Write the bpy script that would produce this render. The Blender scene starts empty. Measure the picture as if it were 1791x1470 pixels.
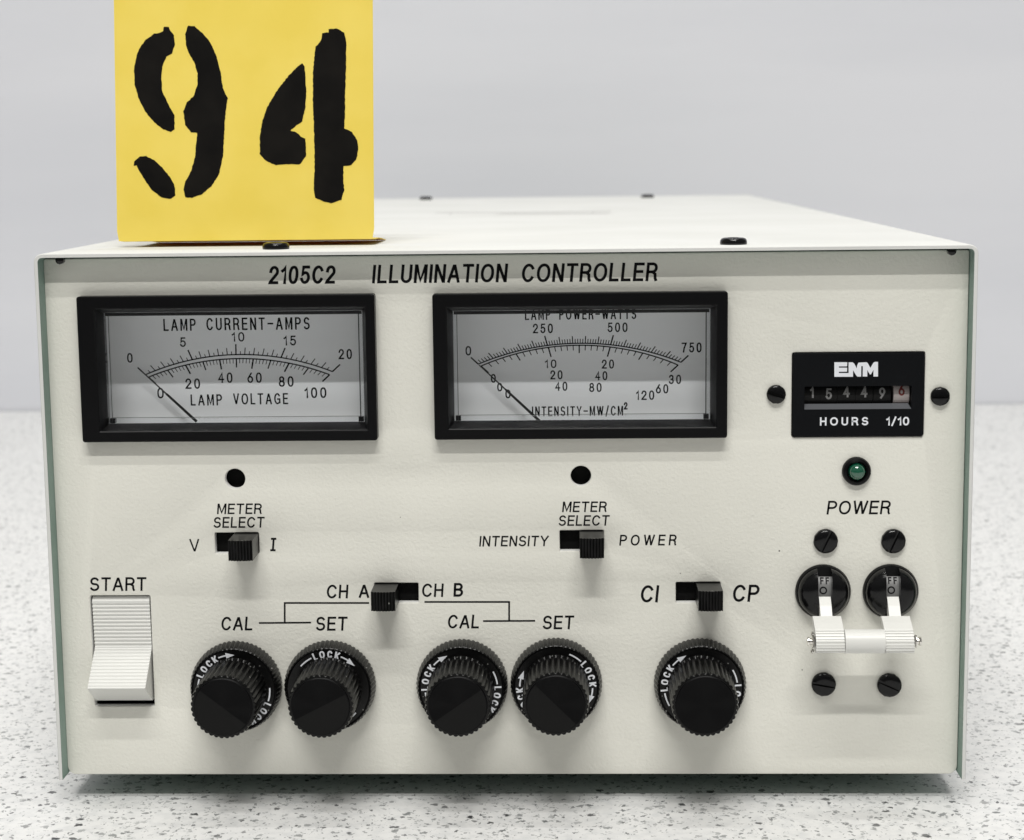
import bpy, bmesh, math, random
from mathutils import Vector, Matrix, Euler
random.seed(7)
S = bpy.context.scene
COL = S.collection
PI = math.pi

# ------------------------------------------------------------------ camera
H0 = .0085                                    # the rubber feet lift the case off the table
F_PX, PITCH, YAW, ROLL = 3201.4, .14328, .03316, -.01176
CAM = Vector((.01921, -.51185, .17969 + H0))
cp, sp, cy, sy, cr, sr = (math.cos(PITCH), math.sin(PITCH), math.cos(YAW), math.sin(YAW), math.cos(ROLL), math.sin(ROLL))
right = Vector((cy, sy, 0)); fwd = Vector((-sy*cp, cy*cp, -sp)); up = right.cross(fwd)
cR = right*cr + up*sr; cU = -right*sr + up*cr
cam_d = bpy.data.cameras.new('camera'); cam = bpy.data.objects.new('camera', cam_d); COL.objects.link(cam)
M = Matrix.Identity(4)
for i in range(3):
    M[i][0] = cR[i]; M[i][1] = cU[i]; M[i][2] = -fwd[i]; M[i][3] = CAM[i]
cam.matrix_world = M
cam_d.sensor_fit = 'HORIZONTAL'; cam_d.sensor_width = 36; cam_d.lens = 36*F_PX/1791
cam_d.clip_start = .01; cam_d.clip_end = 50
cam_d.dof.use_dof = True; cam_d.dof.focus_distance = .52; cam_d.dof.aperture_fstop = 26
S.camera = cam
S.render.resolution_x = 1024; S.render.resolution_y = 840

def ray(px, py):
    return cR*(px-895.5)/F_PX - cU*(py-735)/F_PX + fwd
def at(px, py, Y):                            # photo pixel -> (x, z) on the plane y = Y
    d = ray(px, py); t = (Y-CAM.y)/d.y
    return (CAM.x+d.x*t, CAM.z+d.z*t)
def atz(px, py, Z):                           # photo pixel -> (x, y) on the plane z = Z
    d = ray(px, py); t = (Z-CAM.z)/d.z
    return (CAM.x+d.x*t, CAM.y+d.y*t)

# ------------------------------------------------------------------ room light
W = bpy.data.worlds.new('World'); S.world = W; W.use_nodes = True
bg = W.node_tree.nodes['Background']; bg.inputs[0].default_value = (.93, .97, 1, 1); bg.inputs[1].default_value = .18
WN, WL = W.node_tree.nodes, W.node_tree.links          # the room: pale ceiling, duller floor
wtc = WN.new('ShaderNodeTexCoord'); wsx = WN.new('ShaderNodeSeparateXYZ'); wr = WN.new('ShaderNodeValToRGB')
wmr = WN.new('ShaderNodeMapRange'); wmr.inputs[1].default_value = -1; wmr.inputs[2].default_value = 1
WL.new(wtc.outputs['Generated'], wsx.inputs[0]); WL.new(wsx.outputs[2], wmr.inputs[0]); WL.new(wmr.outputs[0], wr.inputs[0])
wr.color_ramp.elements[0].position = .40; wr.color_ramp.elements[0].color = (.22, .22, .22, 1)
wr.color_ramp.elements[1].position = .72; wr.color_ramp.elements[1].color = (1.42, 1.4, 1.34, 1)
WL.new(wr.outputs[0], bg.inputs[0])
def tube(name, y, z, power, length=1.2, width=.035, x=0, color=(1, .985, .95)):
    l = bpy.data.lights.new(name, 'AREA'); l.shape = 'RECTANGLE'; l.size = length; l.size_y = width
    l.energy = power; l.color = color
    o = bpy.data.objects.new(name, l); COL.objects.link(o); o.location = (x, y, z)
    o.rotation_euler = (Vector((0, .1, .1))-Vector((0, y, z))).to_track_quat('-Z', 'Y').to_euler()
    # keep the long side parallel to x
    d = (Vector((0, y, z))-Vector((0, .1, .1))).normalized(); X = Vector((1, 0, 0)); Yv = d.cross(X)
    o.matrix_world = Matrix(((1, Yv.x, d.x, x), (0, Yv.y, d.y, y), (0, Yv.z, d.z, z), (0, 0, 0, 1)))
    return o
tube('ceiling_tube', -1.40, 1.9, 25.5)
tube('ceiling_tube', -.90, 1.9, 14)
tube('ceiling_tube', -.10, 1.9, 8)
tube('ceiling_tube', .55, 1.9, 8)
S.view_settings.view_transform = 'Standard'; S.view_settings.look = 'None'
S.view_settings.exposure = .08; S.view_settings.gamma = 1
S.cycles.use_denoising = True
S.cycles.max_bounces = 8; S.cycles.transparent_max_bounces = 12
S.cycles.caustics_reflective = False; S.cycles.caustics_refractive = False

# ------------------------------------------------------------------ materials
def mat(name, color, rough=.5, spec=.5, metal=0, coat=0, **k):
    m = bpy.data.materials.new(name); m.use_nodes = True
    b = m.node_tree.nodes['Principled BSDF']
    b.inputs['Base Color'].default_value = (*color, 1); b.inputs['Roughness'].default_value = rough
    b.inputs['Specular IOR Level'].default_value = spec; b.inputs['Metallic'].default_value = metal
    b.inputs['Coat Weight'].default_value = coat
    return m
def nodes(m): return m.node_tree.nodes, m.node_tree.links, m.node_tree.nodes['Principled BSDF']
def bump(m, scale, strength, dist, detail=2, stretch=None):
    N, L, b = nodes(m)
    tc = N.new('ShaderNodeTexCoord'); n = N.new('ShaderNodeTexNoise'); n.inputs['Scale'].default_value = scale
    n.inputs['Detail'].default_value = detail
    src = tc.outputs['Object']
    if stretch:
        mp = N.new('ShaderNodeMapping'); mp.inputs['Scale'].default_value = stretch
        L.new(src, mp.inputs[0]); src = mp.outputs[0]
    L.new(src, n.inputs['Vector'])
    bp = N.new('ShaderNodeBump'); bp.inputs['Strength'].default_value = strength; bp.inputs['Distance'].default_value = dist
    L.new(n.outputs['Fac'], bp.inputs['Height']); L.new(bp.outputs[0], b.inputs['Normal'])
    return m
def mottle(m, c1, c2, scale, detail=3, stretch=None, lo=.35, hi=.65):
    N, L, b = nodes(m)
    tc = N.new('ShaderNodeTexCoord'); n = N.new('ShaderNodeTexNoise'); n.inputs['Scale'].default_value = scale
    n.inputs['Detail'].default_value = detail
    src = tc.outputs['Object']
    if stretch:
        mp = N.new('ShaderNodeMapping'); mp.inputs['Scale'].default_value = stretch
        L.new(src, mp.inputs[0]); src = mp.outputs[0]
    L.new(src, n.inputs['Vector'])
    r = N.new('ShaderNodeValToRGB'); r.color_ramp.elements[0].position = lo; r.color_ramp.elements[1].position = hi
    r.color_ramp.elements[0].color = (*c1, 1); r.color_ramp.elements[1].color = (*c2, 1)
    L.new(n.outputs['Fac'], r.inputs[0]); L.new(r.outputs[0], b.inputs['Base Color'])
    return m

PAINT = (.70, .695, .65)
m_panel = bump(mottle(mat('panel_cream_paint', PAINT, .5, .35), (.69, .684, .625), (.722, .715, .655), 25), 1250, .7, .00019, 2)
m_cover = bump(mottle(mat('cover_white_paint', (.61, .615, .60), .75, .08), (.59, .595, .578), (.625, .63, .616), 18), 1200, .4, .00014, 2)
m_inner = mottle(mat('cover_inner_grey_green', (.22, .31, .27), .6), (.205, .295, .255), (.24, .33, .29), 60)
m_black = bump(mat('black_plastic', (.003, .003, .0035), .34, .14), 900, .12, .0002)
m_gloss = mat('glossy_black_plastic', (.003, .003, .0035), .16, .3)
m_satin = bump(mat('satin_black_face', (.0035, .004, .005), .5, .1), 1500, .2, .0001)
m_dark = mat('dark_interior', (.006, .006, .006), .8, .1)
m_grey = mat('grey_plastic_bevel', (.105, .11, .12), .35)
m_ink = mat('black_ink', (.005, .005, .006), .5, .1)
m_inkw = mat('white_ink', (.72, .74, .78), .5)
m_inkd = mat('dial_black_ink', (.006, .007, .008), .6, .1)
m_white = bump(mat('white_plastic', (.67, .67, .645), .32, .5), 500, .08, .0001)
m_dial = mottle(mat('dial_plate_paint', (.91, .92, .935), .45), (.90, .91, .925), (.92, .93, .945), 40, 2, (.3, 1, 6))
m_needle = mat('needle_black', (.008, .008, .008), .5)
m_chrome = bump(mat('nickel_steel', (.72, .70, .66), .18, .5, 1), 800, .3, .0002)
m_drum = mat('black_drum', (.004, .004, .004), .5, .2)
m_drumw = mat('white_drum', (.38, .34, .33), .5)
m_num = mat('drum_numeral_grey', (.21, .21, .21), .6)
m_red = mat('red_numeral', (.13, .018, .015), .6)
m_lever = mat('lever_grey_plastic', (.17, .17, .17), .4)
m_green = mat('green_lens', (.003, .075, .04), .10, .6, coat=1)
m_foot = mat('black_rubber', (.02, .02, .02), .7)
m_rub = mat('pencil_residue', (.48, .48, .47), .8)

# dusty black for the knobs
def dusty(name, base, rough, thr=.72):
    m = mat(name, base, rough, .22); N, L, b = nodes(m)
    tc = N.new('ShaderNodeTexCoord'); v = N.new('ShaderNodeTexVoronoi'); v.inputs['Scale'].default_value = 900
    L.new(tc.outputs['Object'], v.inputs['Vector'])
    sx = N.new('ShaderNodeSeparateColor'); L.new(v.outputs['Color'], sx.inputs[0])
    a = N.new('ShaderNodeMath'); a.operation = 'GREATER_THAN'; a.inputs[1].default_value = .955; L.new(sx.outputs[0], a.inputs[0])
    d = N.new('ShaderNodeMath'); d.operation = 'LESS_THAN'; d.inputs[1].default_value = .22; L.new(v.outputs['Distance'], d.inputs[0])
    mu = N.new('ShaderNodeMath'); mu.operation = 'MULTIPLY'; L.new(a.outputs[0], mu.inputs[0]); L.new(d.outputs[0], mu.inputs[1])
    n = N.new('ShaderNodeTexNoise'); n.inputs['Scale'].default_value = 350; n.inputs['Detail'].default_value = 4
    L.new(tc.outputs['Object'], n.inputs['Vector'])
    r = N.new('ShaderNodeValToRGB'); r.color_ramp.elements[0].position = .45; r.color_ramp.elements[1].position = .8
    r.color_ramp.elements[0].color = (*base, 1); r.color_ramp.elements[1].color = (*(c*1.6+.003 for c in base), 1)
    L.new(n.outputs['Fac'], r.inputs[0])
    mx = N.new('ShaderNodeMix'); mx.data_type = 'RGBA'; L.new(mu.outputs[0], mx.inputs[0]); L.new(r.outputs[0], mx.inputs[6])
    mx.inputs[7].default_value = (.22, .22, .21, 1); L.new(mx.outputs[2], b.inputs['Base Color'])
    return m
m_knob = dusty('knob_black_plastic', (.003, .003, .003), .28)
# turned cap: fine concentric grooves, so the highlight fans out from the centre
m_cap = mat('turned_black_cap', (.0015, .0015, .0018), .3, .10)
N, L, b = nodes(m_cap)
tg = N.new('ShaderNodeTangent'); tg.direction_type = 'RADIAL'; tg.axis = 'Y'
b.inputs['Anisotropic'].default_value = .9; L.new(tg.outputs[0], b.inputs['Tangent'])

m_cap2 = mat('sheen_black_cap', (.0062, .0062, .0062), .42, .12)  # lighter copy of the cap black, for the painted reflection
# thin clear plastic: straight-through with a Fresnel reflection
m_clear = bpy.data.materials.new('clear_plastic'); m_clear.use_nodes = True
N = m_clear.node_tree.nodes; L = m_clear.node_tree.links; N.clear()
o_ = N.new('ShaderNodeOutputMaterial'); tr = N.new('ShaderNodeBsdfTransparent'); gl = N.new('ShaderNodeBsdfGlossy')
tr.inputs[0].default_value = (.985, .99, .995, 1); gl.inputs['Roughness'].default_value = .03
fr = N.new('ShaderNodeFresnel'); fr.inputs[0].default_value = 1.45; geo = N.new('ShaderNodeNewGeometry'); mr_ = N.new('ShaderNodeMapRange'); mr_.inputs[3].default_value = 1.45; mr_.inputs[4].default_value = 1/1.45
L.new(geo.outputs['Backfacing'], mr_.inputs[0]); L.new(mr_.outputs[0], fr.inputs[0])
mx = N.new('ShaderNodeMixShader')
L.new(fr.outputs[0], mx.inputs[0]); L.new(tr.outputs[0], mx.inputs[1]); L.new(gl.outputs[0], mx.inputs[2]); L.new(mx.outputs[0], o_.inputs[0])

# yellow card: slightly translucent paper
m_card = bump(mottle(mat('yellow_card', (.90, .755, .16), .75, .2), (.885, .72, .125), (.92, .76, .155), 60, 3), 900, .25, .0001, 3)
N, L, b = nodes(m_card)
tl = N.new('ShaderNodeBsdfTranslucent'); tl.inputs[0].default_value = (.85, .36, .03, 1)
ms = N.new('ShaderNodeMixShader'); ms.inputs[0].default_value = .17
out = [n for n in N if n.type == 'OUTPUT_MATERIAL'][0]
L.new(b.outputs[0], ms.inputs[1]); L.new(tl.outputs[0], ms.inputs[2]); L.new(ms.outputs[0], out.inputs[0])
m_marker = mottle(mat('black_stencil_ink', (.008, .007, .006), .7, .08), (.004, .0036, .0033), (.008, .007, .006), 90)

# table laminate: white with grey and near-black chips
m_table = mat('speckled_laminate', (.8, .8, .78), .42, .4)
N, L, b = nodes(m_table)
tc = N.new('ShaderNodeTexCoord')
def chips(scale, keep, size, seed, stretch=(1, 1, 1), wob=.0016):
    mp = N.new('ShaderNodeMapping'); mp.inputs['Location'].default_value = (seed, seed*.7, 0)
    mp.inputs['Rotation'].default_value = (0, 0, seed*.9); mp.inputs['Scale'].default_value = stretch
    L.new(tc.outputs['Object'], mp.inputs[0])
    nz = N.new('ShaderNodeTexNoise'); nz.inputs['Scale'].default_value = 700; nz.inputs['Detail'].default_value = 2
    L.new(mp.outputs[0], nz.inputs['Vector'])
    sb = N.new('ShaderNodeVectorMath'); sb.operation = 'SUBTRACT'; sb.inputs[1].default_value = (.5, .5, .5); L.new(nz.outputs['Color'], sb.inputs[0])
    sc = N.new('ShaderNodeVectorMath'); sc.operation = 'SCALE'; sc.inputs['Scale'].default_value = wob*2; L.new(sb.outputs[0], sc.inputs[0])
    ad = N.new('ShaderNodeVectorMath'); L.new(mp.outputs[0], ad.inputs[0]); L.new(sc.outputs[0], ad.inputs[1])
    v = N.new('ShaderNodeTexVoronoi'); v.inputs['Scale'].default_value = scale; v.voronoi_dimensions = '2D'; L.new(ad.outputs[0], v.inputs['Vector'])
    s = N.new('ShaderNodeSeparateColor'); L.new(v.outputs['Color'], s.inputs[0])
    # radius of this chip = size * max(0, (rand-(1-keep))/keep)
    m1 = N.new('ShaderNodeMapRange'); m1.inputs[1].default_value = 1-keep; m1.inputs[2].default_value = 1; m1.inputs[3].default_value = 0; m1.inputs[4].default_value = size
    L.new(s.outputs[0], m1.inputs[0])
    df = N.new('ShaderNodeMath'); df.operation = 'SUBTRACT'; L.new(m1.outputs[0], df.inputs[0]); L.new(v.outputs['Distance'], df.inputs[1])
    m2 = N.new('ShaderNodeMapRange'); m2.inputs[1].default_value = -.02; m2.inputs[2].default_value = .05; L.new(df.outputs[0], m2.inputs[0])
    m3 = N.new('ShaderNodeMath'); m3.operation = 'MULTIPLY'; L.new(m2.outputs[0], m3.inputs[0]); 
    m4 = N.new('ShaderNodeMapRange'); m4.inputs[3].default_value = .45; m4.inputs[4].default_value = 1; L.new(s.outputs[1], m4.inputs[0]); L.new(m4.outputs[0], m3.inputs[1])
    return m3.outputs[0]
n0 = N.new('ShaderNodeTexNoise'); n0.inputs['Scale'].default_value = 260; n0.inputs['Detail'].default_value = 5; L.new(tc.outputs['Object'], n0.inputs['Vector'])
r0 = N.new('ShaderNodeValToRGB'); r0.color_ramp.elements[0].position = .34; r0.color_ramp.elements[1].position = .56
r0.color_ramp.elements[0].color = (.65, .655, .655, 1); r0.color_ramp.elements[1].color = (.735, .735, .73, 1); L.new(n0.outputs['Fac'], r0.inputs[0])
cur = r0.outputs[0]
for (sc_, kp, sz, sd, st, col) in ((430, .16, .50, 1.3, (1, 1.0, 1), (.20, .21, .21)), (600, .17, .50, 4.1, (1.2, 1, 1), (.11, .115, .12)),
                                 (260, .11, .36, 7.7, (1, 1.1, 1), (.04, .042, .045)), (900, .32, .45, 9.2, (1, 1, 1), (.28, .29, .29))):
    f = chips(sc_, kp, sz, sd, st)
    mx = N.new('ShaderNodeMix'); mx.data_type = 'RGBA'; L.new(f, mx.inputs[0]); L.new(cur, mx.inputs[6]); mx.inputs[7].default_value = (*col, 1); cur = mx.outputs[2]
L.new(cur, b.inputs['Base Color'])
m_wall = bump(mottle(mat('pale_grey_wall', (.65, .66, .68), .55, .3), (.625, .635, .675), (.675, .682, .718), 5, 5, (.35, 1, 2.2)), 30, .12, .002, 4, (.15, 1, 2))

# ------------------------------------------------------------------ object helpers
def link(o, parent=None):
    COL.objects.link(o)
    if parent is not None: o.parent = parent
    return o
def mesh(name, verts, faces, mats, parent=None, loc=(0, 0, 0), mi=None, smooth=None, label=None):
    me = bpy.data.meshes.new(name); me.from_pydata([tuple(v) for v in verts], [], faces); me.validate()
    for m in (mats if isinstance(mats, (list, tuple)) else [mats]): me.materials.append(m)
    if mi: me.polygons.foreach_set('material_index', mi)
    bm = bmesh.new(); bm.from_mesh(me); bmesh.ops.recalc_face_normals(bm, faces=bm.faces); bm.to_mesh(me); bm.free()
    if smooth is not None:
        me.polygons.foreach_set('use_smooth', [True]*len(me.polygons)); me.set_sharp_from_angle(angle=math.radians(smooth))
    o = bpy.data.objects.new(name, me); o.location = loc
    if label: o['label'] = label
    return link(o, parent)
def inst(src, parent, loc, rot=(0, 0, 0), label=None):
    c = src.copy(); c.location = loc; c.rotation_euler = rot; c.parent = parent; COL.objects.link(c)
    if label: c['label'] = label
    elif 'label' in c: del c['label']
    return c
def lathe(prof, n=64, knurl=None, axis=(0, 0)):
    """revolve (r, y) about the y axis; knurl = {row: (count, depth)}"""
    V, Fc = [], []
    for j, (r, y) in enumerate(prof):
        for i in range(n):
            a = 2*PI*i/n; rr = r
            if knurl and j in knurl:
                c, d = knurl[j]; rr = r-d*(.5+.5*math.cos(c*a))**2
            V.append((axis[0]+rr*math.cos(a), y, axis[1]+rr*math.sin(a)))
    for j in range(len(prof)-1):
        for i in range(n):
            k = (i+1) % n; Fc.append((j*n+i, j*n+k, (j+1)*n+k, (j+1)*n+i))
    return V, Fc
def closed_lathe(prof, n=64, knurl=None):
    V, Fc = lathe(prof, n, knurl); m = len(prof)
    Fc.append(tuple(range(n-1, -1, -1))); Fc.append(tuple(range((m-1)*n, m*n)))
    return V, Fc
def box(x0, x1, y0, y1, z0, z1):
    V = [(x, y, z) for x in (x0, x1) for y in (y0, y1) for z in (z0, z1)]
    return V, [(0, 1, 3, 2), (4, 6, 7, 5), (0, 4, 5, 1), (2, 3, 7, 6), (0, 2, 6, 4), (1, 5, 7, 3)]
def merge(*parts):
    V, Fc = [], []
    for v, f in parts:
        k = len(V); V += list(v); Fc += [tuple(i+k for i in q) for q in f]
    return V, Fc
def extrude_x(prof, x0, x1):
    n = len(prof); V = [(x0, y, z) for y, z in prof]+[(x1, y, z) for y, z in prof]
    return V, [tuple(range(n)), tuple(range(2*n-1, n-1, -1))]+[(i, (i+1) % n, n+(i+1) % n, n+i) for i in range(n)]
def rrect(x0, x1, z0, z1, r, n=6, rb=None):
    rb = r if rb is None else rb; P = []
    for cx, cz, a, q in ((x1-r, z1-r, 0, r), (x0+r, z1-r, 90, r), (x0+rb, z0+rb, 180, rb), (x1-rb, z0+rb, 270, rb)):
        for i in range(n+1):
            t = math.radians(a+90*i/n); P.append((cx+q*math.cos(t), cz+q*math.sin(t)))
    return P
def circ(cx, cz, r, n=40): return [(cx+r*math.cos(2*PI*i/n), cz+r*math.sin(2*PI*i/n)) for i in range(n)]
def plate(name, outer, holes, y0, y1, m, parent, bevel=0, label=None, smooth=40, loc=(0, 0, 0)):
    """sheet in the xz plane between y0 (front) and y1, with real holes and rounded rims"""
    c = bpy.data.curves.new(name, 'CURVE'); c.dimensions = '2D'; c.fill_mode = 'BOTH'
    c.extrude = max((y1-y0)/2-bevel, 0); c.bevel_depth = bevel; c.bevel_resolution = 2; c.offset = -bevel
    for P in [outer]+list(holes):
        s = c.splines.new('POLY'); s.points.add(len(P)-1)
        for q, (x, z) in zip(s.points, P): q.co = (x, z, 0, 1)
        s.use_cyclic_u = True
    t = bpy.data.objects.new(name, c); COL.objects.link(t)
    dg = bpy.context.evaluated_depsgraph_get(); me = bpy.data.meshes.new_from_object(t.evaluated_get(dg))
    bpy.data.objects.remove(t); bpy.data.curves.remove(c)
    ym = (y0+y1)/2
    for v in me.vertices: v.co = (v.co.x, ym-v.co.z, v.co.y)
    bm = bmesh.new(); bm.from_mesh(me); bmesh.ops.remove_doubles(bm, verts=bm.verts, dist=1e-6)
    bmesh.ops.recalc_face_normals(bm, faces=bm.faces); bm.to_mesh(me); bm.free()
    me.materials.clear(); me.materials.append(m); me.name = name
    for p in me.polygons: p.use_smooth = abs(p.normal.y) < .9999
    me.set_sharp_from_angle(angle=math.radians(smooth))
    o = bpy.data.objects.new(name, me); o.location = loc
    if label: o['label'] = label
    return link(o, parent)
def empty(name, loc, parent=None):
    o = bpy.data.objects.new(name, None); o.location = loc; o.empty_display_size = .02; return link(o, parent)

# ------------------------------------------------------------------ stroke lettering (monoline capitals)
def arc(cx, cy_, rx, ry, a0, a1, n=14):
    return [(cx+rx*math.cos(math.radians(a0+(a1-a0)*i/n)), cy_+ry*math.sin(math.radians(a0+(a1-a0)*i/n))) for i in range(n+1)]
def se(cx, cy_, rx, ry, n=28, p=2.35):        # closed super-ellipse
    P = []
    for i in range(n):
        a = 2*PI*i/n; c, s = math.cos(a), math.sin(a)
        P.append((cx+rx*math.copysign(abs(c)**(2/p), c), cy_+ry*math.copysign(abs(s)**(2/p), s)))
    return P
GL = {  # char: (width, [(points, closed), ...]) centre lines in a box of height 1
 '0': (.48, [(se(.24, .5, .24, .5), 1)]), 'O': (.66, [(se(.33, .5, .33, .5, p=2.15), 1)]),
 '1': (.20, [([(0, .76), (.14, .86), (.2, 1), (.2, 0)], 0)]),
 '2': (.48, [(arc(.24, .72, .235, .28, 178, -32)+[(.02, .06), (0, 0), (.48, 0)], 0)]),
 '3': (.48, [(arc(.235, .755, .215, .245, 165, -88, 16), 0), (arc(.235, .255, .245, .255, 92, -165, 16), 0)]),
 '4': (.52, [([(.38, 0), (.38, 1), (0, .30), (.52, .30)], 0)]),
 '5': (.48, [([(.44, 1), (.09, 1), (.04, .52)]+arc(.235, .32, .245, .32, 138, -160, 16), 0)]),
 '6': (.48, [([(.36, 1), (.16, .68)]+arc(.24, .31, .24, .31, 160, 520, 26), 0)]),
 '7': (.48, [([(0, 1), (.48, 1), (.24, .45), (.16, 0)], 0)]),
 '8': (.48, [(se(.24, .765, .20, .235, p=2.1), 1), (se(.24, .265, .24, .265, p=2.1), 1)]),
 '9': (.48, [(arc(.24, .69, .24, .31, -20, -380, 26)+[(.32, .32), (.12, 0)], 0)]),
 'A': (.60, [([(0, 0), (.27, .97), (.33, .97), (.60, 0)], 0), ([(.10, .31), (.50, .31)], 0)]),
 'B': (.50, [([(.26, .53), (0, .53), (0, 1), (.26, 1)]+arc(.27, .765, .19, .235, 85, -85, 10), 0), ([(0, .5), (0, 0), (.27, 0)]+arc(.28, .26, .22, .26, -85, 85, 10)+[(.02, .52)], 0)]),
 'C': (.60, [(arc(.31, .5, .31, .5, 38, 322, 26), 0)]),
 'E': (.46, [([(.46, 1), (0, 1), (0, 0), (.46, 0)], 0), ([(0, .52), (.42, .52)], 0)]),
 'F': (.44, [([(.44, 1), (0, 1), (0, 0)], 0), ([(0, .52), (.38, .52)], 0)]),
 'G': (.62, [(arc(.31, .5, .31, .5, 40, 300, 22)+[(.60, .1), (.60, .46), (.36, .46)], 0)]),
 'H': (.52, [([(0, 0), (0, 1)], 0), ([(.52, 0), (.52, 1)], 0), ([(0, .52), (.52, .52)], 0)]),
 'I': (.0, [([(0, 0), (0, 1)], 0)]),
 'i': (.26, [([(.13, 0), (.13, 1)], 0), ([(0, 1), (.26, 1)], 0), ([(0, 0), (.26, 0)], 0)]),
 'K': (.52, [([(0, 0), (0, 1)], 0), ([(.50, 1), (.02, .38)], 0), ([(.18, .55), (.52, 0)], 0)]),
 'L': (.42, [([(0, 1), (0, 0), (.42, 0)], 0)]),
 'M': (.64, [([(0, 0), (0, 1), (.05, 1), (.32, .08), (.59, 1), (.64, 1), (.64, 0)], 0)]),
 'N': (.52, [([(0, 0), (0, 1), (.04, 1), (.48, 0), (.52, 0), (.52, 1)], 0)]),
 'P': (.50, [([(0, 0), (0, 1), (.27, 1)]+arc(.28, .735, .22, .265, 85, -85, 12)+[(.02, .47)], 0)]),
 'R': (.52, [([(0, 0), (0, 1), (.28, 1)]+arc(.29, .745, .22, .255, 85, -85, 12)+[(.02, .49)], 0), ([(.32, .47), (.47, .36), (.49, .10), (.53, 0)], 0)]),
 'S': (.52, [(arc(.26, .745, .235, .255, 30, 180, 12)+arc(.26, .745, .235, .255, 200, 240, 4)+arc(.26, .26, .26, .26, 60, 20, 4)+arc(.26, .26, .26, .26, 0, -152, 14), 0)]),
 'T': (.52, [([(0, 1), (.52, 1)], 0), ([(.26, 1), (.26, 0)], 0)]),
 'U': (.52, [([(0, 1), (0, .30)]+arc(.26, .28, .26, .28, 180, 360, 14)+[(.52, .30), (.52, 1)], 0)]),
 'V': (.56, [([(0, 1), (.26, .03), (.30, .03), (.56, 1)], 0)]),
 'W': (.84, [([(0, 1), (.19, .03), (.23, .03), (.40, .97), (.44, .97), (.61, .03), (.65, .03), (.84, 1)], 0)]),
 'Y': (.56, [([(0, 1), (.28, .44), (.56, 1)], 0), ([(.28, .46), (.28, 0)], 0)]),
 '-': (.48, [([(0, .5), (.48, .5)], 0)]), '/': (.34, [([(0, -.08), (.34, 1.06)], 0)]), ' ': (.30, []),
}
def ribbon(P, w, closed, ext=True):
    """offset ribbon along P -> (verts2d, quads)"""
    Q = [P[0]]
    for p in P[1:]:
        if math.dist(p, Q[-1]) > 1e-7: Q.append(p)
    if closed and math.dist(Q[0], Q[-1]) < 1e-7: Q.pop()
    P = [Vector(p) for p in Q]; n = len(P); h = w/2
    if not closed and ext and n > 1:
        P[0] = P[0]+(P[0]-P[1]).normalized()*h; P[-1] = P[-1]+(P[-1]-P[-2]).normalized()*h
    V = []
    for i in range(n):
        a = P[i-1] if (i > 0 or closed) else None; c = P[(i+1) % n] if (i < n-1 or closed) else None
        d1 = (P[i]-a).normalized() if a is not None else None; d2 = (c-P[i]).normalized() if c is not None else None
        if d1 is None: d1 = d2
        if d2 is None: d2 = d1
        n1 = Vector((-d1.y, d1.x)); n2 = Vector((-d2.y, d2.x)); m = n1+n2
        if m.length < 1e-4: m = n1
        m.normalize(); k = 1/max(m.dot(n1), .55)
        V += [P[i]+m*h*k, P[i]-m*h*k]
    Fc = [(2*i, 2*i+1, 2*i+3, 2*i+2) for i in range(n-1)]
    if closed: Fc.append((2*n-2, 2*n-1, 1, 0))
    return V, Fc
def text_width(s, h, sw, xs, gap):
    return sum(GL[c][0]*(h-sw)*xs+sw for c in s)+gap*(len(s)-1)
def text2d(s, h, sw, width=None, gap=.14, slant=0, xs=1.0):
    """-> list of (verts2d, faces) strokes; scaled in x so the word is `width` wide"""
    g = gap*h
    if width:
        w = width-abs(slant)*h*.9
        fixed = len(s)*sw; flex = sum(GL[c][0] for c in s)*(h-sw)+g*(len(s)-1)
        k = (w-fixed)/flex if flex > 0 else 1
        xs *= k; g *= k
    x = 0; out = []
    for c in s:
        gw, st = GL[c]
        for P, cl in st:
            Q = [(x+sw/2+px*(h-sw)*xs, sw/2+py*(h-sw)) for px, py in P]
            Q = [(px+slant*py, py) for px, py in Q]
            out.append(ribbon(Q, sw, cl))
        x += gw*(h-sw)*xs+sw+g
    return out
def print_mesh(name, strokes, mapf, m, parent, label=None, loc=(0, 0, 0), step=4e-6):
    V, Fc = [], []
    for i, (v, f) in enumerate(strokes):
        k = len(V); V += [mapf(p[0], p[1], (i % 5)*step) for p in v]; Fc += [tuple(j+k for j in q) for q in f]
    me = bpy.data.meshes.new(name); me.from_pydata(V, [], Fc); me.materials.append(m)
    o = bpy.data.objects.new(name, me); o.location = loc
    if label: o['label'] = label
    return link(o, parent)
def word(s, x0, x1, yt, yb, Y, m, parent, sw=.15, slant=0, gap=.2, name='lettering', label=None, lift=3e-5):
    """word s filling the photo box on plane y=Y"""
    a = at(x0, yb, Y); c = at(x1, yb, Y); t = at((x0+x1)/2, yt, Y); bb = at((x0+x1)/2, yb, Y)
    h = t[1]-bb[1]; w = c[0]-a[0]; z = bb[1]; dz = (c[1]-a[1])/w
    st = text2d(s, h, sw*h, w, gap, slant)
    return print_mesh(name, st, lambda u, v, e: (u, -lift-e, v+0*dz), m, parent, label, (a[0], Y, z))

# ================================================================== the setting
TY = atz(0, 716, 0)[1]
TY = (atz(0, 716, 0)[1]+atz(1780, 712, 0)[1])/2
o = mesh('table_top', *box(-1.1, 1.1, -.62, TY, -.03, 0), m_table); o['kind'] = 'structure'
o = mesh('wall', *box(-1.6, 1.6, TY+.002, TY+.08, -.6, 1.3), m_wall); o['kind'] = 'structure'

# ================================================================== the instrument
CW, CH, CD, T = .132, .15393, .6434, .0011      # half width, height, depth of cover; sheet thickness
ctl = empty('illumination_controller', (0, 0, 0))
ctl['label'] = 'cream metal lamp power supply with two meters and five black knobs on the table'
ctl['category'] = 'electronic instrument'
PY = .006                                        # panel face
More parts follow.
